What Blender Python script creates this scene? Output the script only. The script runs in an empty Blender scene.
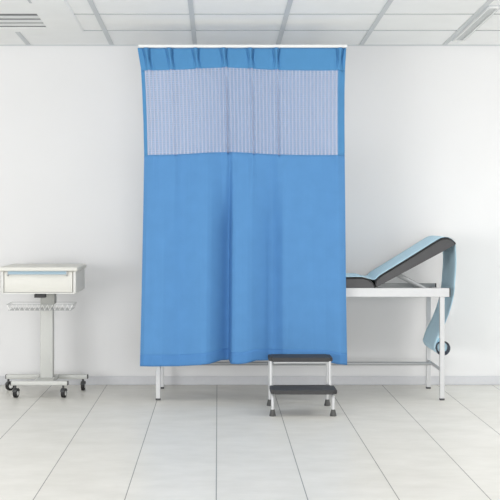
import bpy, bmesh, math, random
import numpy as np
from mathutils import Vector, Matrix

random.seed(4)
scene = bpy.context.scene
COL = scene.collection
PI = math.pi
CAM_H, F = 1.30, 1330.0          # camera height (m), focal length in pixels (500 px frame)
VX, VY = 218.0, 212.0            # principal point


def X(px, Y): return (px - VX) * Y / F          # measured width -> metres at depth Y
def Z(py, Y): return CAM_H + (VY - py) * Y / F  # measured height -> metres at depth Y


# ------------------------------------------------------------------ materials
def srgb(r, g, b):
    f = lambda c: (c / 255 / 12.92) if c / 255 <= .04045 else ((c / 255 + .055) / 1.055) ** 2.4
    return (f(r), f(g), f(b), 1)


def mat(name, rgb, rough=.5, metal=0., spec=.5, noise=0., nscale=40., bump=0., bscale=200.):
    m = bpy.data.materials.new(name); m.use_nodes = True
    nt = m.node_tree; b = nt.nodes['Principled BSDF']
    c = srgb(*rgb)
    b.inputs['Base Color'].default_value = c
    b.inputs['Roughness'].default_value = rough
    b.inputs['Metallic'].default_value = metal
    b.inputs['Specular IOR Level'].default_value = spec
    tc = nt.nodes.new('ShaderNodeTexCoord')
    n = nt.nodes.new('ShaderNodeTexNoise'); n.inputs['Scale'].default_value = nscale
    n.inputs['Detail'].default_value = 4
    nt.links.new(tc.outputs['Object'], n.inputs['Vector'])
    r = nt.nodes.new('ShaderNodeValToRGB')
    a = max(noise, .004)
    r.color_ramp.elements[0].position = .3; r.color_ramp.elements[1].position = .7
    r.color_ramp.elements[0].color = (c[0] * (1 - a), c[1] * (1 - a), c[2] * (1 - a), 1)
    r.color_ramp.elements[1].color = (min(1, c[0] * (1 + a)), min(1, c[1] * (1 + a)), min(1, c[2] * (1 + a)), 1)
    nt.links.new(n.outputs['Fac'], r.inputs['Fac'])
    nt.links.new(r.outputs['Color'], b.inputs['Base Color'])
    if bump:
        n2 = nt.nodes.new('ShaderNodeTexNoise'); n2.inputs['Scale'].default_value = bscale
        nt.links.new(tc.outputs['Object'], n2.inputs['Vector'])
        bp = nt.nodes.new('ShaderNodeBump'); bp.inputs['Strength'].default_value = bump
        bp.inputs['Distance'].default_value = .002
        nt.links.new(n2.outputs['Fac'], bp.inputs['Height'])
        nt.links.new(bp.outputs['Normal'], b.inputs['Normal'])
    return m


def floor_material():
    m = bpy.data.materials.new('floor_tiles'); m.use_nodes = True
    nt = m.node_tree; b = nt.nodes['Principled BSDF']
    N = nt.nodes.new; L = nt.links.new
    tc = N('ShaderNodeTexCoord'); sep = N('ShaderNodeSeparateXYZ')
    L(tc.outputs['Object'], sep.inputs[0])

    def math_(op, a, bb=None):
        n = N('ShaderNodeMath'); n.operation = op
        for i, v in enumerate((a, bb)):
            if v is None: continue
            if isinstance(v, (int, float)): n.inputs[i].default_value = v
            else: L(v, n.inputs[i])
        return n.outputs[0]
    t = math_('DIVIDE', math_('ADD', sep.outputs['X'], .008 + .4135 * 40), .4135)
    fr = math_('FRACT', t)
    d = math_('MINIMUM', fr, math_('SUBTRACT', 1.0, fr))
    line = math_('LESS_THAN', d, .0056)
    # soft horizontal clouding of the tile body
    mp = N('ShaderNodeMapping'); mp.inputs['Scale'].default_value = (2.2, 3.2, 1)
    L(tc.outputs['Object'], mp.inputs['Vector'])
    n1 = N('ShaderNodeTexNoise'); n1.inputs['Scale'].default_value = 1.6; n1.inputs['Detail'].default_value = 7
    n1.inputs['Roughness'].default_value = .62
    L(mp.outputs[0], n1.inputs['Vector'])
    r = N('ShaderNodeValToRGB')
    r.color_ramp.elements[0].position = .3; r.color_ramp.elements[1].position = .68
    r.color_ramp.elements[0].color = srgb(221, 219, 212)
    r.color_ramp.elements[1].color = srgb(233, 231, 225)
    L(n1.outputs['Fac'], r.inputs['Fac'])
    # each tile column has its own slight tone
    wn = N('ShaderNodeTexWhiteNoise'); wn.noise_dimensions = '1D'
    L(math_('FLOOR', t), wn.inputs['W'])
    tone = math_('ADD', math_('MULTIPLY', wn.outputs['Value'], .03), .97)
    mul = N('ShaderNodeVectorMath'); mul.operation = 'SCALE'
    L(r.outputs['Color'], mul.inputs[0]); L(tone, mul.inputs['Scale'])
    mx = N('ShaderNodeMix'); mx.data_type = 'RGBA'
    L(line, mx.inputs['Factor']); L(mul.outputs[0], mx.inputs['A'])
    mx.inputs['B'].default_value = srgb(142, 141, 137)
    L(mx.outputs['Result'], b.inputs['Base Color'])
    b.inputs['Roughness'].default_value = .36
    b.inputs['Specular IOR Level'].default_value = .22
    return m


def ceiling_material():
    m = mat('ceiling_tile', (243, 244, 243), .9, noise=.015, nscale=6)
    nt = m.node_tree; b = nt.nodes['Principled BSDF']
    tc = [n for n in nt.nodes if n.type == 'TEX_COORD'][0]
    v = nt.nodes.new('ShaderNodeTexVoronoi'); v.inputs['Scale'].default_value = 45
    v.inputs['Randomness'].default_value = .2
    nt.links.new(tc.outputs['Object'], v.inputs['Vector'])
    bp = nt.nodes.new('ShaderNodeBump'); bp.inputs['Strength'].default_value = .25; bp.inputs['Distance'].default_value = .002
    nt.links.new(v.outputs['Distance'], bp.inputs['Height'])
    nt.links.new(bp.outputs['Normal'], b.inputs['Normal'])
    return m


def cloth_material(name, rgb, transl=.15):
    m = mat(name, rgb, .85, spec=.15, noise=.03, nscale=9)
    nt = m.node_tree; b = nt.nodes['Principled BSDF']; out = nt.nodes['Material Output']
    tc = [n for n in nt.nodes if n.type == 'TEX_COORD'][0]
    w = nt.nodes.new('ShaderNodeTexNoise'); w.inputs['Scale'].default_value = 600
    nt.links.new(tc.outputs['Object'], w.inputs['Vector'])
    bp = nt.nodes.new('ShaderNodeBump'); bp.inputs['Strength'].default_value = .12; bp.inputs['Distance'].default_value = .001
    nt.links.new(w.outputs['Fac'], bp.inputs['Height']); nt.links.new(bp.outputs['Normal'], b.inputs['Normal'])
    if transl:
        t = nt.nodes.new('ShaderNodeBsdfTranslucent')
        r = [n for n in nt.nodes if n.type == 'VALTORGB'][0]
        nt.links.new(r.outputs['Color'], t.inputs['Color'])
        mx = nt.nodes.new('ShaderNodeMixShader'); mx.inputs[0].default_value = transl
        nt.links.new(b.outputs[0], mx.inputs[1]); nt.links.new(t.outputs[0], mx.inputs[2])
        nt.links.new(mx.outputs[0], out.inputs['Surface'])
    return m


def net_material():
    m = bpy.data.materials.new('curtain_net'); m.use_nodes = True
    nt = m.node_tree; nt.nodes.clear()
    N = nt.nodes.new; L = nt.links.new
    out = N('ShaderNodeOutputMaterial'); uv = N('ShaderNodeTexCoord'); sep = N('ShaderNodeSeparateXYZ')
    L(uv.outputs['UV'], sep.inputs[0])

    def math_(op, a, bb=None):
        n = N('ShaderNodeMath'); n.operation = op
        for i, v in enumerate((a, bb)):
            if v is None: continue
            if isinstance(v, (int, float)): n.inputs[i].default_value = v
            else: L(v, n.inputs[i])
        return n.outputs[0]
    su = math_('FRACT', math_('DIVIDE', sep.outputs['X'], .0255))
    sv = math_('FRACT', math_('DIVIDE', sep.outputs['Y'], .0150))
    ribs = math_('LESS_THAN', su, .34)            # lighter woven ribs
    rungs = math_('LESS_THAN', sv, .42)           # cross threads between ribs
    solid = math_('MAXIMUM', ribs, rungs)
    alpha = math_('ADD', math_('MULTIPLY', solid, .22), .52)
    cr = N('ShaderNodeMix'); cr.data_type = 'RGBA'
    L(ribs, cr.inputs['Factor'])
    cr.inputs['A'].default_value = srgb(142, 172, 218)
    cr.inputs['B'].default_value = srgb(182, 193, 222)
    d = N('ShaderNodeBsdfDiffuse'); t = N('ShaderNodeBsdfTranslucent'); tr = N('ShaderNodeBsdfTransparent')
    L(cr.outputs['Result'], d.inputs['Color']); L(cr.outputs['Result'], t.inputs['Color'])
    m1 = N('ShaderNodeMixShader'); m1.inputs[0].default_value = .3
    L(d.outputs[0], m1.inputs[1]); L(t.outputs[0], m1.inputs[2])
    m2 = N('ShaderNodeMixShader'); L(alpha, m2.inputs[0])
    L(tr.outputs[0], m2.inputs[1]); L(m1.outputs[0], m2.inputs[2])
    L(m2.outputs[0], out.inputs['Surface'])
    return m


M = {
    'wall': mat('wall_paint', (229, 229, 229), .9, spec=.2, noise=.012, nscale=1.3, bump=.05, bscale=300),
    'base': mat('baseboard_grey', (204, 205, 208), .6, noise=.02),
    'floor': floor_material(),
    'ceil': ceiling_material(),
    'bar': mat('ceiling_bar_grey', (200, 204, 206), .5, noise=.01),
    'thinbar': mat('ceiling_thin_bar', (172, 175, 176), .6, noise=.01),
    'trim': mat('ceiling_trim_white', (232, 233, 232), .6, noise=.01),
    'white': mat('white_enamel', (212, 212, 208), .38, noise=.008),
    'cream': mat('white_plastic', (214, 213, 206), .42, noise=.008),
    'steel': mat('grey_painted_steel', (197, 198, 194), .42, noise=.015),
    'silver': mat('satin_silver_steel', (200, 201, 202), .4, metal=.15, noise=.01),
    'dsteel': mat('grey_steel', (168, 170, 171), .4, metal=.15, noise=.01),
    'wire': mat('white_wire', (246, 246, 245), .5, noise=.005),
    'collar': mat('collar_grey', (166, 167, 163), .5, noise=.01),
    'black': mat('black_rubber', (28, 28, 29), .6, noise=.05),
    'cap': mat('dark_grey_cap', (70, 71, 72), .6, noise=.05),
    'leather': mat('dark_grey_vinyl', (58, 58, 60), .42, noise=.04, bump=.1, bscale=400),
    'piping': mat('black_piping', (22, 22, 24), .5, noise=.05),
    'tread': mat('charcoal_rubber', (62, 62, 63), .7, noise=.06, nscale=120, bump=.25, bscale=350),
    'foot': mat('dark_rubber_foot', (78, 78, 77), .65, noise=.05),
    'header': cloth_material('curtain_blue_header', (85, 143, 192), .05),
    'drape': cloth_material('curtain_blue', (90, 142, 194), .04),
    'hem': cloth_material('curtain_blue_hem', (84, 136, 191), .04),
    'net': net_material(),
    'paper': cloth_material('pale_blue_paper', (202, 233, 248), 0),
    'navy': mat('navy_ring', (16, 30, 48), .45, noise=.05),
    'handle': mat('pale_blue_plastic', (148, 172, 186), .4, noise=.01),
    'slatback': mat('vent_backing_grey', (122, 124, 125), .7, noise=.02),  # plain grey of the backing between the slats
    'slat': mat('vent_slat_grey', (222, 224, 224), .5, noise=.01),
    'lens': mat('ceiling_lens_grey', (192, 195, 195), .4, noise=.01),
    'hub': mat('caster_hub_grey', (232, 232, 230), .4, noise=.02),
}


# ------------------------------------------------------------------ mesh helpers
def link(name, bm, m, parent=None, smooth=False, kind=None):
    bmesh.ops.recalc_face_normals(bm, faces=bm.faces[:])
    me = bpy.data.meshes.new(name); bm.to_mesh(me); bm.free()
    me.materials.append(M[m] if isinstance(m, str) else m)
    if smooth:
        for p in me.polygons: p.use_smooth = True
        try: me.set_sharp_from_angle(angle=math.radians(40))
        except Exception: pass
    o = bpy.data.objects.new(name, me); COL.objects.link(o)
    if parent: o.parent = parent
    if kind: o['kind'] = kind
    return o


def thing(name, label, cat, loc=(0, 0, 0), group=None):
    o = bpy.data.objects.new(name, None); COL.objects.link(o)
    o.empty_display_size = .1
    o.location = loc; o['label'] = label; o['category'] = cat
    if group: o['group'] = group
    return o


def box(bm, x0, x1, y0, y1, z0, z1, bev=0., seg=2):
    vs = [bm.verts.new((x, y, z)) for x in (x0, x1) for y in (y0, y1) for z in (z0, z1)]
    q = [(0, 1, 3, 2), (4, 6, 7, 5), (0, 4, 5, 1), (2, 3, 7, 6), (0, 2, 6, 4), (1, 5, 7, 3)]
    fs = [bm.faces.new([vs[i] for i in f]) for f in q]
    if bev:
        es = list({e for f in fs for e in f.edges})
        bmesh.ops.bevel(bm, geom=es, offset=bev, segments=seg, affect='EDGES', profile=.5)


def bx(*a, **k):
    bm = bmesh.new(); box(bm, *a, **k); return bm


def tube(bm, pts, r, seg=12, cap=True):
    pts = [Vector(p) for p in pts]
    rs = r if isinstance(r, (list, tuple)) else [r] * len(pts)
    rings = []; up = None
    for i, p in enumerate(pts):
        a = (pts[min(i + 1, len(pts) - 1)] - pts[max(i - 1, 0)]).normalized()
        if up is None:
            up = Vector((0, 0, 1)) if abs(a.z) < .9 else Vector((0, 1, 0))
        s = a.cross(up).normalized(); u = s.cross(a).normalized(); up = u
        rings.append([bm.verts.new(p + (s * math.cos(t) + u * math.sin(t)) * rs[i])
                      for t in (2 * PI * k / seg for k in range(seg))])
    for a, b in zip(rings, rings[1:]):
        for k in range(seg):
            bm.faces.new((a[k], a[(k + 1) % seg], b[(k + 1) % seg], b[k]))
    if cap:
        bm.faces.new(rings[0][::-1]); bm.faces.new(rings[-1])


def tb(pts, r, seg=12):
    bm = bmesh.new(); tube(bm, pts, r, seg); return bm


def rounded(pts, rad, n=5):
    """round the inner corners of a polyline"""
    pts = [Vector(p) for p in pts]; out = [pts[0]]
    for a, b, c in zip(pts, pts[1:], pts[2:]):
        d1 = (a - b); d2 = (c - b)
        r = min(rad, d1.length * .45, d2.length * .45)
        p = b + d1.normalized() * r; q = b + d2.normalized() * r
        for i in range(n + 1):
            t = i / n
            out.append(p * (1 - t) ** 2 + b * 2 * t * (1 - t) + q * t * t)
    out.append(pts[-1]); return out


def prism_y(pts, y0, y1, bev=0.):
    """closed XZ outline extruded from y0 to y1"""
    bm = bmesh.new()
    a = [bm.verts.new((x, y0, z)) for x, z in pts]; b = [bm.verts.new((x, y1, z)) for x, z in pts]
    n = len(pts)
    f0 = bm.faces.new(a); f1 = bm.faces.new(b[::-1])
    for i in range(n):
        bm.faces.new((a[i], b[i], b[(i + 1) % n], a[(i + 1) % n]))
    if bev:
        bmesh.ops.bevel(bm, geom=list(f0.edges) + list(f1.edges), offset=bev, segments=3, affect='EDGES')
    return bm


def catmull(pts, n=8):
    P = [np.array(p, float) for p in pts]; P = [2 * P[0] - P[1]] + P + [2 * P[-1] - P[-2]]
    out = []
    for i in range(1, len(P) - 2):
        p0, p1, p2, p3 = P[i - 1:i + 3]
        for k in range(n):
            t = k / n
            out.append(.5 * (2 * p1 + (p2 - p0) * t + (2 * p0 - 5 * p1 + 4 * p2 - p3) * t * t + (3 * p1 - p0 - 3 * p2 + p3) * t ** 3))
    out.append(P[-2]); return out


# ------------------------------------------------------------------ the room
WY = 10.0
SL = .0376
def ceil_z(y): return 2.5556 + SL * (WY - y)
XL, XR, YF = -4.2, 4.6, 5.6

link('floor', bx(XL - .1, XR + .1, 3.0, WY + .12, -.1, 0), 'floor', kind='structure')
link('wall_back', bx(XL - .1, XR + .1, WY, WY + .12, 0, 2.9), 'wall', kind='structure')
link('wall_left', bx(XL - .12, XL, YF, WY, 0, 3.2), 'wall', kind='structure')
link('wall_right', bx(XR, XR + .12, YF, WY, 0, 3.2), 'wall', kind='structure')
link('baseboard_back', bx(XL, XR, WY - .012, WY, 0.001, .068, bev=.003), 'base', kind='structure')

bm = bmesh.new()
vs = []
for x in (XL, XR):
    for y in (YF, WY):
        for dz in (0, .1):
            vs.append(bm.verts.new((x, y, ceil_z(y) + dz)))
for f in [(0, 1, 3, 2), (4, 6, 7, 5), (0, 4, 5, 1), (2, 3, 7, 6), (0, 2, 6, 4), (1, 5, 7, 3)]:
    bm.faces.new([vs[i] for i in f])
ceiling = link('ceiling', bm, 'ceil', kind='structure')


def ceil_strip(x0, x1, y0, y1, t):
    bm = bmesh.new(); v = []
    for x in (x0, x1):
        for y in (y0, y1):
            for dz in (0, -t):
                v.append(bm.verts.new((x, y, ceil_z(y) + dz)))
    for f in [(0, 1, 3, 2), (4, 6, 7, 5), (0, 4, 5, 1), (2, 3, 7, 6), (0, 2, 6, 4), (1, 5, 7, 3)]:
        bm.faces.new([v[i] for i in f])
    return bm


for k in range(-4, 6):
    xc = -.173 + .624 * k
    link('grid_bar', ceil_strip(xc - .016, xc + .016, YF, WY - .02, .005), 'bar', ceiling)
for k in range(1, 18):
    yc = WY - .636 * k + (.02 if k == 2 else 0)
    link('cross_bar', ceil_strip(XL, XR, yc - .009, yc + .009, .003), 'thinbar', ceiling)
zc = ceil_z(WY)
link('trim_1', bx(XL, XR, WY - .02, WY, zc - .008, zc + .01), 'bar', kind='structure')

# ------------------------------------------------------------------ ceiling units
def on_ceiling(name, label, cat, x, y):
    t = thing(name, label, cat, (x, y, ceil_z(y)))
    t.rotation_euler = (-math.atan(SL), 0, 0)
    return t


ac = on_ceiling('air_conditioner', 'white ceiling air conditioner panel with a grey slatted grille, top left corner', 'air conditioner', -1.43, 8.62)
th = .012
gy = lambda py: 2154 / (262 - py) - 8.62          # measured rows of the grille -> metres along the ceiling
Y1 = 9.378 - 8.62
gx0, gx1, gy0, gy1 = -.2465, .2465, gy(13.8), gy(28)
px_ = .486
bm = bmesh.new()      # panel with the grille opening
out = [(-px_, -.72), (px_, -.72), (px_, Y1), (-px_, Y1)]
inn = [(gx0, gy0), (gx1, gy0), (gx1, gy1), (gx0, gy1)]
lo = [bm.verts.new((x * .975, y * .985, -th)) for x, y in out]
hi = [bm.verts.new((x, y, -.0005)) for x, y in out]
il = [bm.verts.new((x, y, -th)) for x, y in inn]
ih = [bm.verts.new((x, y, -.0015)) for x, y in inn]
for i in range(4):
    j = (i + 1) % 4
    bm.faces.new((lo[i], lo[j], il[j], il[i])); bm.faces.new((hi[i], hi[j], lo[j], lo[i]))
    bm.faces.new((il[i], il[j], ih[j], ih[i]))
link('panel', bm, 'ceil', ac)
link('grille_backing', bx(gx0, gx1, gy0, gy1, -.006, -.001), 'slatback', ac)
for p0, p1 in ((16.4, 18.3), (20.4, 22.4), (24.0, 25.8)):
    bm = bmesh.new(); y0, y1 = gy(p0), gy(p1)
    v = [[bm.verts.new((x, y, z)) for y, z in ((y0, -.0075), (y0, -.0105), (y1, -.0135), (y1, -.0105))] for x in (gx0 + .001, gx1 - .001)]
    bm.faces.new(v[0]); bm.faces.new(v[1])
    for i in range(4):
        j = (i + 1) % 4; bm.faces.new((v[0][i], v[0][j], v[1][j], v[1][i]))
    link('slat', bm, 'slat', ac)
link('air_slot', bx(.252, .268, gy(-6), gy(3), -th - .002, -th + .004), 'bar', ac)

lf = on_ceiling('ceiling_light', 'long narrow recessed ceiling light in a white rounded frame, top right corner', 'ceiling light', 1.760, 9.12)
bm = bmesh.new()
def stadium(hw, hl, r, n=6):
    o = []
    for cx, cy, a0 in ((hw - r, hl - r, 0), (-hw + r, hl - r, PI / 2), (-hw + r, -hl + r, PI), (hw - r, -hl + r, 1.5 * PI)):
        for i in range(n + 1):
            a = a0 + PI / 2 * i / n; o.append((cx + r * math.cos(a), cy + r * math.sin(a)))
    return o
HW, HL = .042, .67
o1, o2, o3 = stadium(HW, HL, .04), stadium(HW - .005, HL - .01, .035), stadium(HW - .015, HL - .04, .025)
a = [bm.verts.new((x, y, 0)) for x, y in o1]; b = [bm.verts.new((x, y, -.014)) for x, y in o2]
c = [bm.verts.new((x, y, -.014)) for x, y in o3]; d = [bm.verts.new((x, y, -.004)) for x, y in o3]
for i in range(len(a)):
    j = (i + 1) % len(a)
    for p, q in ((a, b), (b, c), (c, d)):
        bm.faces.new((p[i], p[j], q[j], q[i]))
link('frame', bm, 'trim', lf)
bm = bmesh.new(); bm.faces.new([bm.verts.new((x, y, -.005)) for x, y in o3])
link('lens', bm, 'lens', lf)
bm = bmesh.new(); tube(bm, [(x, y, -.004) for x, y in stadium(HW + .003, HL + .003, .043)] + [(HW + .003, HL - .04, -.004)], .005, 6)
link('edge_strip', bm, 'bar', lf)

# ------------------------------------------------------------------ curtain rail + curtain
CY = 9.04
rail = thing('curtain_rail', 'white curtain rail above the blue curtain, fixed to the wall behind', 'curtain rail', (X(242, CY), CY, Z(46, CY)))
RX0, RX1 = X(138.5, CY), X(347, CY)
def local(bm, root):
    bmesh.ops.translate(bm, vec=-Vector(root.location), verts=bm.verts[:]); return bm
zr0, zr1 = Z(47.75, CY), Z(44.8, CY)
link('rail_bar', local(bx(RX0, RX1, CY - .017, CY + .017, zr0, zr1, bev=.004), rail), 'trim', rail)
for x in (RX0 + .10, RX1 - .10):
    link('wall_arm', local(bx(x - .012, x + .012, CY + .017, WY - .012, zr0 + .002, zr1 - .003, bev=.003), rail), 'white', rail)
    link('wall_plate', local(bx(x - .03, x + .03, WY - .012, WY, zr0 - .03, zr1 + .02, bev=.003), rail), 'white', rail)

cur = thing('privacy_curtain', 'blue pleated hospital curtain with a pale see-through net band near the top', 'curtain', (X(242, CY), CY, Z(365, CY)))
NU = 640
U = np.linspace(0, 1, NU + 1)
pxs = 137.5 + (346 - 137.5) * U
ctrl = [(137, .035), (141, .004), (150, -.016), (160, -.022), (168, -.010), (177, .006), (186, -.018), (192, -.036), (199, -.052), (204, -.050), (208, -.032), (223, .088), (226.8, .104),
        (227.8, .060), (229.2, -.022), (233, -.042), (240, -.044), (245, -.038), (250, -.022), (267, .058), (271.5, .064), (275, .040), (281, -.026), (285, -.038), (290, -.022), (300, .000), (312, .008), (325, .002), (334, -.012), (339, -.018), (343, .004), (347, .04)]
dlow = np.interp(pxs, *zip(*ctrl))
ker = np.exp(-np.linspace(-2, 2, 13) ** 2); ker /= ker.sum()
dlow = np.convolve(np.pad(dlow, 6, mode='edge'), ker, mode='valid')
# gentler folds in the upper cloth, following the pleats
pleats = [146, 169, 195.3, 223.4, 250, 276, 340]
dtop = np.zeros_like(pxs)
for i, p in enumerate(pleats):
    dtop += -.016 * np.exp(-((pxs - p) / 3.2) ** 2)
for a_, b_ in zip(pleats[:-2], pleats[1:-1]):
    t = np.clip((pxs - a_) / (b_ - a_), 0, 1); dtop += .010 * np.sin(PI * t) ** 2
dmid = np.interp(pxs, *zip(*[(137, .03), (141, .012), (147, -.016), (152, .0), (164, -.006), (170, -.02), (175, .0), (186, .014), (195, -.006), (208, .012), (218, .014), (223, -.022), (226, -.012), (235, .01), (246, .006), (250, -.018), (254, .0), (268, .012), (276, -.016), (281, .0), (300, .004), (322, .004), (334, -.008), (338, -.018), (341, .0), (346, .03)]))
dmid = np.convolve(np.pad(dmid, 6, mode='edge'), ker, mode='valid')
sm = lambda t: t * t * (3 - 2 * t)
ey = [48, 56, 68, 90, 120, 155, 230, 300, 366]
eL = [137.5, 138.8, 140.8, 142, 143.2, 144, 142.8, 141.3, 139.8]
eR = [346.2, 345.8, 345.2, 344.9, 344.8, 345.0, 345.7, 346.4, 347.5]


HX = [137, 150, 175, 196, 208, 219, 227, 228.8, 236, 244, 254, 268, 290, 325, 335, 347]
HY = [366, 366.3, 366, 365, 363.6, 360.0, 359.4, 363.6, 364, 363.2, 360.4, 360.0, 361, 361.4, 363.8, 365]


def curtain_point(u_i, y):
    """y: drop position as measured (48 top .. 366 hem)"""
    px = pxs[u_i]; u = U[u_i]
    l = np.interp(y, ey, eL); r = np.interp(y, ey, eR)
    x = X(l + (r - l) * u, CY)
    if y <= 70:
        t = (y - 48) / 22
        dep = dtop[u_i] * (1 - .35 * math.sin(PI * t))
        for p in pleats:                      # pinched waist of each pleat, fanned above and below
            w = 1.0 + 2.6 * abs(t - .5)
            dep += -.014 * math.exp(-((px - p) / w) ** 2)
            for sgn, am in ((-1, .015), (1, .023)):
                dep += am * math.exp(-((px - p - sgn * (w + .9)) / 1.0) ** 2) * (1 - .55 * abs(t - .35))
        k = sm(min(1, max(0, (t - .35) / .65)))
        dep = dep * (1 - k * .5) + dmid[u_i] * k * .5
        if px > 290 and px < 330: dep *= .4
    elif y <= 155:
        t = (y - 70) / 85
        a = dtop[u_i] * .65 * .5 + dmid[u_i] * .5
        k = sm(min(1, t * 3))
        mid = dmid[u_i] * (1 - .35 * t) + dlow[u_i] * .22 * t
        dep = a * (1 - k) + mid * k
        for p, am in ((169, .012), (223.8, .026), (250.3, .020), (276.5, .022)):
            dep += am * k * math.exp(-((px - p - 1.2) / 1.1) ** 2)
    else:
        t = (y - 155) / 211
        a = dmid[u_i] * .65 + dlow[u_i] * .22
        k = sm(min(1, t * 2.4))
        dep = a * (1 - k) + dlow[u_i] * (.72 + .28 * t) * k
    s = min(1, max(0, (y - 50) / 18))
    lift = .020 * math.exp(-((px - 223) / 42) ** 2) * s
    h = sm(min(1, max(0, (y - 240) / 126)))
    want = 366 - float(np.interp(px, HX, HY)) - 154 * dep / CY      # the hem's measured wave
    lift = lift * (1 - h) + h * want * CY / F
    return Vector((x, CY + dep, Z(y, CY) + lift))


def cloth_part(name, m, y0, y1, rows, i0=0, i1=NU, off=0., thick=.0022, parent=None):
    bm = bmesh.new(); uvl = bm.loops.layers.uv.new('UVMap')
    g = []
    for j in range(rows + 1):
        y = y0 + (y1 - y0) * j / rows
        g.append([bm.verts.new(curtain_point(i, y) + Vector((0, -off, 0))) for i in range(i0, i1 + 1)])
    W = X(346, CY) - X(137.5, CY)
    for j in range(rows):
        for i in range(i1 - i0):
            f = bm.faces.new((g[j][i], g[j][i + 1], g[j + 1][i + 1], g[j + 1][i]))
            for lp, (jj, ii) in zip(f.loops, ((j, i), (j, i + 1), (j + 1, i + 1), (j + 1, i))):
                y = y0 + (y1 - y0) * jj / rows
                lp[uvl].uv = (U[i0 + ii] * W, y * CY / F)
    local(bm, cur)
    me = bpy.data.meshes.new(name); bm.to_mesh(me); bm.free()
    me.materials.append(M[m])
    for p in me.polygons: p.use_smooth = True
    o = bpy.data.objects.new(name, me); COL.objects.link(o); o.parent = parent or cur
    if thick:
        s = o.modifiers.new('cloth', 'SOLIDIFY'); s.thickness = thick; s.offset = 0
    return o


iL = int(round((141.2 - 137.5) / 208.5 * NU)); iR = int(round((338.5 - 137.5) / 208.5 * NU))
hd = cloth_part('header', 'header', 48, 70.5, 16)
net = cloth_part('net_panel', 'net', 70, 155.6, 36, iL, iR, thick=0)
net['label'] = 'pale see-through net band'
cloth_part('side_binding', 'header', 70, 155.6, 24, 0, iL)
cloth_part('side_binding', 'header', 70, 155.6, 24, iR, NU)
dr = cloth_part('drape', 'drape', 155, 366, 70)
cloth_part('hem', 'hem', 354.5, 366.2, 5, off=.0022, thick=.002)

# ------------------------------------------------------------------ examination bed
YB0, YB1 = 9.197, 9.796      # front and rear leg lines
bed = thing('examination_bed', 'grey steel examination couch with black padding and raised backrest, behind the curtain', 'examination bed', (.57, 9.5, 0))
LXL, LXR = -.414, 1.549
L_ = lambda bm: local(bm, bed)
RZ0, RZ1 = .713, .775
for y, m in ((YB0, 'silver'), (YB1, 'dsteel')):
    r = link('side_rail', L_(bx(-.468, 1.598, y - .017, y + .017, RZ0, RZ1, bev=.003)), m, bed)
    link('rail_cap', local(bx(1.596, 1.606, y - .017, y + .017, RZ0, RZ1, bev=.002), bed), 'cap', r)
for x in (-.44, .57, 1.15, 1.57):
    link('cross_rail', L_(bx(x - .014, x + .014, YB0 + .017, YB1 - .017, RZ0 + .008, RZ1 - .022, bev=.002)), 'silver', bed)
for x in (LXL, LXR):
    for y in (YB0, YB1):
        lg = link('leg', L_(bx(x - .016, x + .016, y - .016, y + .016, .012, RZ0 + .001, bev=.003)), 'silver', bed)
        link('leg_foot', L_(bx(x - .0165, x + .0165, y - .0165, y + .0165, 0, .013, bev=.002)), 'cap', lg)
    link('end_stretcher', L_(tb([(x, YB0 + .015, .204), (x, YB1 - .015, .204)], .0115)), 'silver', bed, True)
link('long_stretcher', L_(tb([(LXL, 9.62, .204), (LXR, 9.62, .204)], .013)), 'dsteel', bed, True)

PY0, PY1 = 9.185, 9.805
fx = lambda pts, Y=9.185: [(X(a, Y), Z(b, Y)) for a, b in pts]
seat_top = [(363.5, 277.9), (367.5, 279.2), (371.5, 281.6), (374, 284.6), (374.6, 287.6)]
zt = Z(277.8, 9.185)
seat = [(-.47, .772), (-.47, zt - .02), (-.465, zt - .006), (-.45, zt)] + fx(seat_top)
seat[-1] = (seat[-1][0], .772)
st = link('seat_pad', L_(prism_y(seat, PY0, PY1, .004)), 'leather', bed, True)
back_px = [(376.2, 287.4), (375.6, 284), (376.6, 280), (380.5, 276.2)] + [(408, 259.3), (436, 242)] + \
          [(439.5, 239.9), (443.5, 238.5), (447.5, 238.2), (451.5, 239.5), (454.6, 242), (455.4, 243.8), (454, 245.6)]
bk = link('backrest_pad', L_(prism_y(fx(back_px), PY0, PY1, .004)), 'leather', bed, True)
off = lambda pts, y: [(x, y, z) for x, z in pts]
for y in (PY0 + .004, PY1 - .004):
    p1 = [(-.45, zt)] + fx(seat_top)
    link('piping', L_(tb(off([(a, b - .004) for a, b in p1], y), .0058, 8)), 'piping', st, True)
    p2 = fx(back_px[1:-1])
    link('piping', L_(tb(off([(a, b - .004) for a, b in p2], y), .0058, 8)), 'piping', bk, True)
# metal plate under each pad, and the stay that props the backrest
link('seat_board', L_(bx(-.46, 1.08, PY0 + .02, PY1 - .02, .762, .773)), 'cap', bed)
bb = fx([(377, 287.3), (453, 245.6)])
for y in (9.32, 9.68):
    x0, z0 = X(398, 9.32), Z(274.5, 9.32)
    link('backrest_stay', L_(tb([(x0, y, z0), (X(425, 9.32), y, .765)], .013, 8)), 'dsteel', bed, True)
link('stay_cross_tube', L_(tb([(X(425, 9.32), YB0 + .017, .758), (X(425, 9.32), YB1 - .017, .758)], .010, 8)), 'dsteel', bed, True)

# roll holder rod belongs to the bed
RXC, RZC, RR = 1.560, .355, .0500
link('roll_rod', L_(tb([(RXC - .006, YB0 + .014, RZC), (RXC - .006, YB1 - .014, RZC)], .006, 8)), 'dsteel', bed, True)

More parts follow.
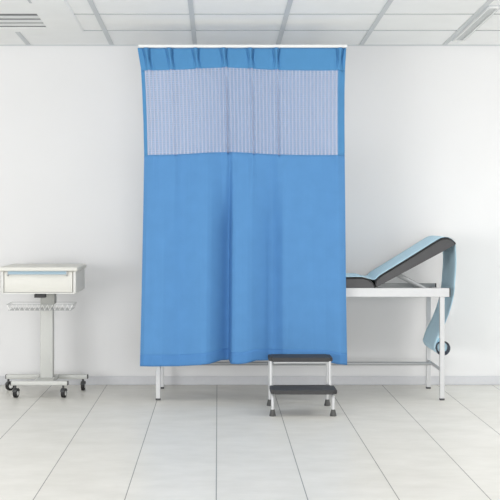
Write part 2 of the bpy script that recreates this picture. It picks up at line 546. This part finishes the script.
# ------------------------------------------------------------------ paper sheet + roll
roll = thing('paper_roll', 'pale blue paper sheet covering the couch and hanging to its roll between the right legs', 'paper roll', (RXC, 9.49, RZC))
R_ = lambda bm: local(bm, roll)
SY0, SY1 = 9.222, 9.772
def ann(r0, r1, y0, y1, seg=40, dx=0., dz=0.):
    bm = bmesh.new(); rings = []
    for r, y, ox, oz in ((r0, y0, dx, dz), (r1, y0, 0, 0), (r1, y1, 0, 0), (r0, y1, dx, dz)):
        rings.append([bm.verts.new((RXC + ox + r * math.cos(2 * PI * k / seg), y, RZC + oz + r * math.sin(2 * PI * k / seg))) for k in range(seg)])
    for a, b in zip(rings, rings[1:] + rings[:1]):
        for k in range(seg):
            bm.faces.new((a[k], a[(k + 1) % seg], b[(k + 1) % seg], b[k]))
    return bm
link('roll', R_(ann(.008, RR, 9.238, 9.752)), 'paper', roll, True)
link('end_ring', R_(ann(RR - .013, RR + .0015, 9.224, 9.2385, dx=-.004, dz=.006)), 'navy', roll, True)
# sheet: a profile in the bed's length, over the pads, round the head end, down to the roll
prof = [(-.44, zt + .003), (.2, zt + .003), (.8, zt + .003)]
prof += [(a, b + .0035) for a, b in fx([(360, 277.6), (365, 278.1), (370, 279.6), (375.5, 280.2), (381, 275.6), (394, 267.6), (408, 259.0), (422, 250.3), (436, 241.6), (440, 239.3), (444, 237.9), (448, 237.7), (452, 239.2), (455.3, 242), (456.6, 246)])]
prof += fx([(456.4, 262), (455.4, 280), (453.6, 297), (449.6, 312), (444, 326), (438.6, 337)], 9.222)
prof += [(RXC - RR - .0025, RZC + .012), (RXC - RR - .0015, RZC - .008), (RXC - RR * .8 - .001, RZC - RR * .6)]
cp = catmull(prof, 8)
bm = bmesh.new(); rows = 7
g = [[bm.verts.new((p[0], SY0 + (SY1 - SY0) * j / rows, p[1])) for p in cp] for j in range(rows + 1)]
for a, b in zip(g, g[1:]):
    for i in range(len(cp) - 1):
        bm.faces.new((a[i], a[i + 1], b[i + 1], b[i]))
sh = link('sheet', R_(bm), 'paper', roll, True)
s = sh.modifiers.new('paper', 'SOLIDIFY'); s.thickness = .0012; s.offset = 0

# ------------------------------------------------------------------ step stool
stool = thing('step_stool', 'two-tread step stool with charcoal treads and silver legs, in front of the curtain', 'step stool', (.54, 8.70, 0))
S_ = lambda bm: local(bm, stool)
def tread(x0, x1, y0, y1, z1, t):
    bm = bmesh.new(); box(bm, x0, x1, y0, y1, z1 - t, z1)
    es = [e for e in bm.edges if abs(e.verts[0].co.z - e.verts[1].co.z) > .5 * t]
    bmesh.ops.bevel(bm, geom=es, offset=.022, segments=4, affect='EDGES')
    bmesh.ops.bevel(bm, geom=[e for e in bm.edges if abs(e.verts[0].co.z - e.verts[1].co.z) < 1e-5], offset=.004, segments=2, affect='EDGES')
    return bm
SX0, SX1 = .348, .734
def add_tread(*a):
    o = link('tread', S_(tread(*a)), 'tread', stool, True)
    x0, x1, y0, y1, z1, t = a
    if z1 > .3: link('tread_frame', S_(bx(x0 + .03, x1 - .03, y0 + .03, y1 - .03, z1 - t - .012, z1 - t + .001)), 'silver', o)
add_tread(.335, .755, 8.735, 8.972, .342, .027)
add_tread(.335, .757, 8.425, 8.690, .170, .027)
def foot(x, y, parent):
    o = link('rubber_foot', S_(tb([(x, y, 0), (x, y, .004), (x, y, .034), (x, y, .042)], [.0205, .0215, .0145, .0125], 16)), 'foot', parent, True)
for x in (SX0, SX1):
    fr = link('front_leg', S_(tb(rounded([(x, 8.755, .318), (x, 8.735, .136), (x, 8.475, .132), (x, 8.475, .015)], .03), .0105)), 'silver', stool, True)
    foot(x, 8.475, fr)
    rl = link('rear_leg', S_(tb([(x, 8.93, .318), (x, 8.93, .015)], .0105)), 'silver', stool, True)
    foot(x, 8.93, rl)
    link('side_brace', S_(tb([(x, 8.738, .145), (x, 8.93, .145)], .008)), 'silver', stool, True)

# ------------------------------------------------------------------ trolley
tr = thing('medical_trolley', 'white instrument trolley with one drawer and a wire tray, on black casters by the wall', 'trolley', (-1.225, 9.5, 0))
T_ = lambda bm: local(bm, tr)
CX0, CX1 = -1.504, -.982
zb, ztop = Z(293.8, 9.2), .9195
bm = bmesh.new()      # open-fronted shell: sides, back, bottom
box(bm, CX0, CX0 + .022, 9.2, 9.8, zb, ztop - .028, bev=.008)
box(bm, CX1 - .022, CX1, 9.2, 9.8, zb, ztop - .028, bev=.008)
box(bm, CX0 + .01, CX1 - .01, 9.775, 9.798, zb + .004, ztop - .028)
box(bm, CX0 + .01, CX1 - .01, 9.204, 9.79, zb, zb + .008)
link('cabinet_body', T_(bm), 'white', tr, True)
link('top', T_(bx(CX0 - .012, CX1 + .012, 9.186, 9.812, ztop - .031, ztop, bev=.010, seg=3)), 'cream', tr, True)
dw = bmesh.new()
box(dw, CX0 + .025, CX1 - .025, 9.202, 9.222, zb + .010, ztop - .033, bev=.003)
box(dw, CX0 + .04, CX1 - .04, 9.22, 9.70, zb + .014, ztop - .05)
dr_ = link('drawer', T_(dw), 'cream', tr, True)
# handle: a shallow lip along the top of the drawer front
hz1 = Z(271.2, 9.2); hz0 = Z(274.3, 9.2)
hx0, hx1 = X(8, 9.2), X(67, 9.2)
prof_h = [(9.203, hz1), (9.186, hz1 - .001), (9.180, hz0 + .008), (9.180, hz0), (9.184, hz0), (9.186, hz0 + .008), (9.203, hz1 - .007)]
bm = bmesh.new()
a = [bm.verts.new((hx0, y, z)) for y, z in prof_h]; b = [bm.verts.new((hx1, y, z)) for y, z in prof_h]
for i in range(len(a)):
    j = (i + 1) % len(a); bm.faces.new((a[i], a[j], b[j], b[i]))
bm.faces.new(a[::-1]); bm.faces.new(b)
hdl = link('handle', T_(bm), 'handle', dr_); hdl['label'] = 'pale blue drawer handle'
for x in (hx0, hx1):
    bm = bmesh.new()
    v = [[bm.verts.new((x + s_, y, z)) for y, z in ((9.204, hz1), (9.18, hz1 - .003), (9.178, hz0 - .002), (9.190, hz0 - .006), (9.204, hz0 - .016))] for s_ in (-.004, .004)]
    bm.faces.new(v[0][::-1]); bm.faces.new(v[1])
    for i in range(5):
        j = (i + 1) % 5; bm.faces.new((v[0][i], v[0][j], v[1][j], v[1][i]))
    link('handle_end', T_(bm), 'dsteel', dr_)
# column and collar, black lever
KX = -1.222
link('collar', T_(bx(X(41, 9.44), X(54.3, 9.44), 9.44, 9.57, .645, zb + .001, bev=.003)), 'collar', tr)
link('column', T_(bx(KX - .045, KX + .045, 9.475, 9.56, .106, .69, bev=.006)), 'steel', tr, True)
link('lever', T_(bx(X(34.6, 9.23), X(46, 9.23), 9.21, 9.26, zb - .028, zb - .003, bev=.003)), 'piping', tr)
# wire tray
WX0, WX1, WY0, WY1, wz0, wz1 = -1.470, -1.008, 9.25, 9.50, .617, .655
tray = bmesh.new()
tube(tray, [(WX0, WY0, wz1), (WX1, WY0, wz1), (WX1, WY1 - .022, wz1 + .003), (WX0, WY1 - .022, wz1 + .003), (WX0, WY0, wz1)], .0017, 6)
tube(tray, [(WX0 + .012, WY0, wz0), (WX1 - .012, WY0, wz0)], .0022, 6)
for y in np.linspace(WY0 + .05, WY1 - .03, 4):
    tube(tray, [(WX0, y, wz1), (WX0 + .012, y, wz0), (WX1 - .012, y, wz0), (WX1, y, wz1)], .0016, 5)
nz = 13
wt = link('wire_tray', T_(tray), 'dsteel', tr, True)
lat = bmesh.new()
tube(lat, [(WX0 + .004 + (WX1 - WX0 - .008) * k / (2 * nz), WY0 - .004, (wz1 - .001) if k % 2 == 0 else (wz0 + .001)) for k in range(2 * nz + 1)], .0040, 6)
lt = link('lattice', T_(lat), 'wire', wt, True); lt['label'] = 'white zigzag wire front'
# base
bz0, bz1 = .088, .119
fb = link('front_bar', T_(bx(-1.447, -1.052, 9.285, 9.325, bz0, bz1, bev=.006)), 'steel', tr, True)
rb = link('rear_bar', T_(bx(-1.543, -.952, 9.675, 9.72, bz0 - .004, bz1 - .002, bev=.006)), 'steel', tr, True)
link('bar_cap', T_(bx(-1.054, -1.047, 9.286, 9.324, bz0 + .001, bz1 - .001, bev=.003)), 'cap', fb)
link('bar_cap', T_(bx(-.954, -.947, 9.676, 9.719, bz0 - .003, bz1 - .003, bev=.003)), 'cap', rb)
link('bar_cap', T_(bx(-1.452, -1.445, 9.286, 9.324, bz0 + .001, bz1 - .001, bev=.003)), 'cap', fb)
link('bar_cap', T_(bx(-1.548, -1.541, 9.676, 9.719, bz0 - .003, bz1 - .003, bev=.003)), 'cap', rb)
link('base_plate', T_(bx(KX - .066, KX + .066, 9.32, 9.68, bz0 + .004, bz1 + .001, bev=.004)), 'steel', tr)


def caster(x, y, ang, ztop_):
    ca, sa = math.cos(ang), math.sin(ang)
    ax = Vector((ca, -sa, 0)); fw = Vector((sa, ca, 0)); r = .0318
    c = Vector((x, y, r)) + fw * .012
    bm = bmesh.new()
    tube(bm, [(x, y, ztop_ + .001), (x, y, r * 2 + .004)], .008, 10)
    # hood over the wheel
    for s_ in (-1, 1):
        side = []
        for k in range(9):
            t = math.radians(20 + 140 * k / 8)
            side.append(c + ax * (.0158 * s_) + fw * (-.0345 * math.cos(t)) + Vector((0, 0, .0345 * math.sin(t))))
        for k in range(8):
            bm.faces.new([bm.verts.new(p) for p in (side[k], side[k + 1], side[k + 1] - ax * .0158 * s_, side[k] - ax * .0158 * s_)])
        bm.faces.new([bm.verts.new(p) for p in side[3:6]] + [bm.verts.new(c + ax * (.0162 * s_) + Vector((0, 0, -.004)))])
    cs = link('caster', T_(bm), 'cap', tr, True)
    wb = bmesh.new()
    tube(wb, [c - ax * .0135, c - ax * .0115, c + ax * .0115, c + ax * .0135], [r - .003, r, r, r - .003], 28)
    link('wheel', T_(wb), 'black', cs, True)
    hb = bmesh.new(); tube(hb, [c - ax * .0150, c + ax * .0150], [.0165, .0165], 20)
    link('hub', T_(hb), 'hub', cs, True)


caster(-1.418, 9.305, math.radians(14), bz0)
caster(-1.083, 9.305, math.radians(12), bz0)
caster(-1.527, 9.69, math.radians(48), bz0 - .004)
caster(-.984, 9.69, math.radians(2), bz0 - .004)

# ------------------------------------------------------------------ light
def area(name, loc, rot, sx, sy, power, col=(1, 1, 1)):
    l = bpy.data.lights.new(name, 'AREA'); l.shape = 'RECTANGLE'; l.size = sx; l.size_y = sy
    l.energy = power; l.color = col
    o = bpy.data.objects.new(name, l); COL.objects.link(o); o.location = loc; o.rotation_euler = rot
    return o


w = bpy.data.worlds.new('daylight'); scene.world = w; w.use_nodes = True
w.node_tree.nodes['Background'].inputs['Color'].default_value = (1, 1, 1, 1)
w.node_tree.nodes['Background'].inputs['Strength'].default_value = 1.2
def aim(o, target):
    o.rotation_euler = (Vector(target) - o.location).to_track_quat('-Z', 'Y').to_euler()
for x, p in ((-2.6, 10), (3.2, 30)):
    area('added_overhead_fill', (x, 7.6, ceil_z(7.6) - .03), (0, 0, 0), 1.2, .6, p)  # unseen overhead lights added to brighten the floor and wall
# unseen light added by the right wall to brighten the wall under the bed
aim(area('added_soft_fill', (XR - .05, 8.95, .95), (0, 0, 0), 1.0, 1.3, 11), (1.0, 9.9, .6))
# wide soft lights added out of view near the camera, the left one stronger
for name, loc, sx, p in (('added_soft_fill', (-4.6, .8, 1.1), 3.0, 205), ('added_soft_fill', (1.0, -1.8, 1.15), 2.6, 195)):
    aim(area(name, loc, (0, 0, 0), sx, 2.0, p), (.2, 9.5, 1.1))

# ------------------------------------------------------------------ camera
cd = bpy.data.cameras.new('camera'); cam = bpy.data.objects.new('camera', cd); COL.objects.link(cam)
cam.location = (0, 0, CAM_H); cam.rotation_euler = (PI / 2, 0, 0)
cd.sensor_width = 36; cd.sensor_fit = 'HORIZONTAL'; cd.lens = 36 * F / 500
cd.shift_x = (250 - VX) / 500; cd.shift_y = -(250 - VY) / 500
cd.clip_end = 100
scene.camera = cam
vs_ = scene.view_settings
vs_.view_transform = 'Standard'; vs_.look = 'None'; vs_.gamma = 1; vs_.use_curve_mapping = False
vs_.exposure = 0.0
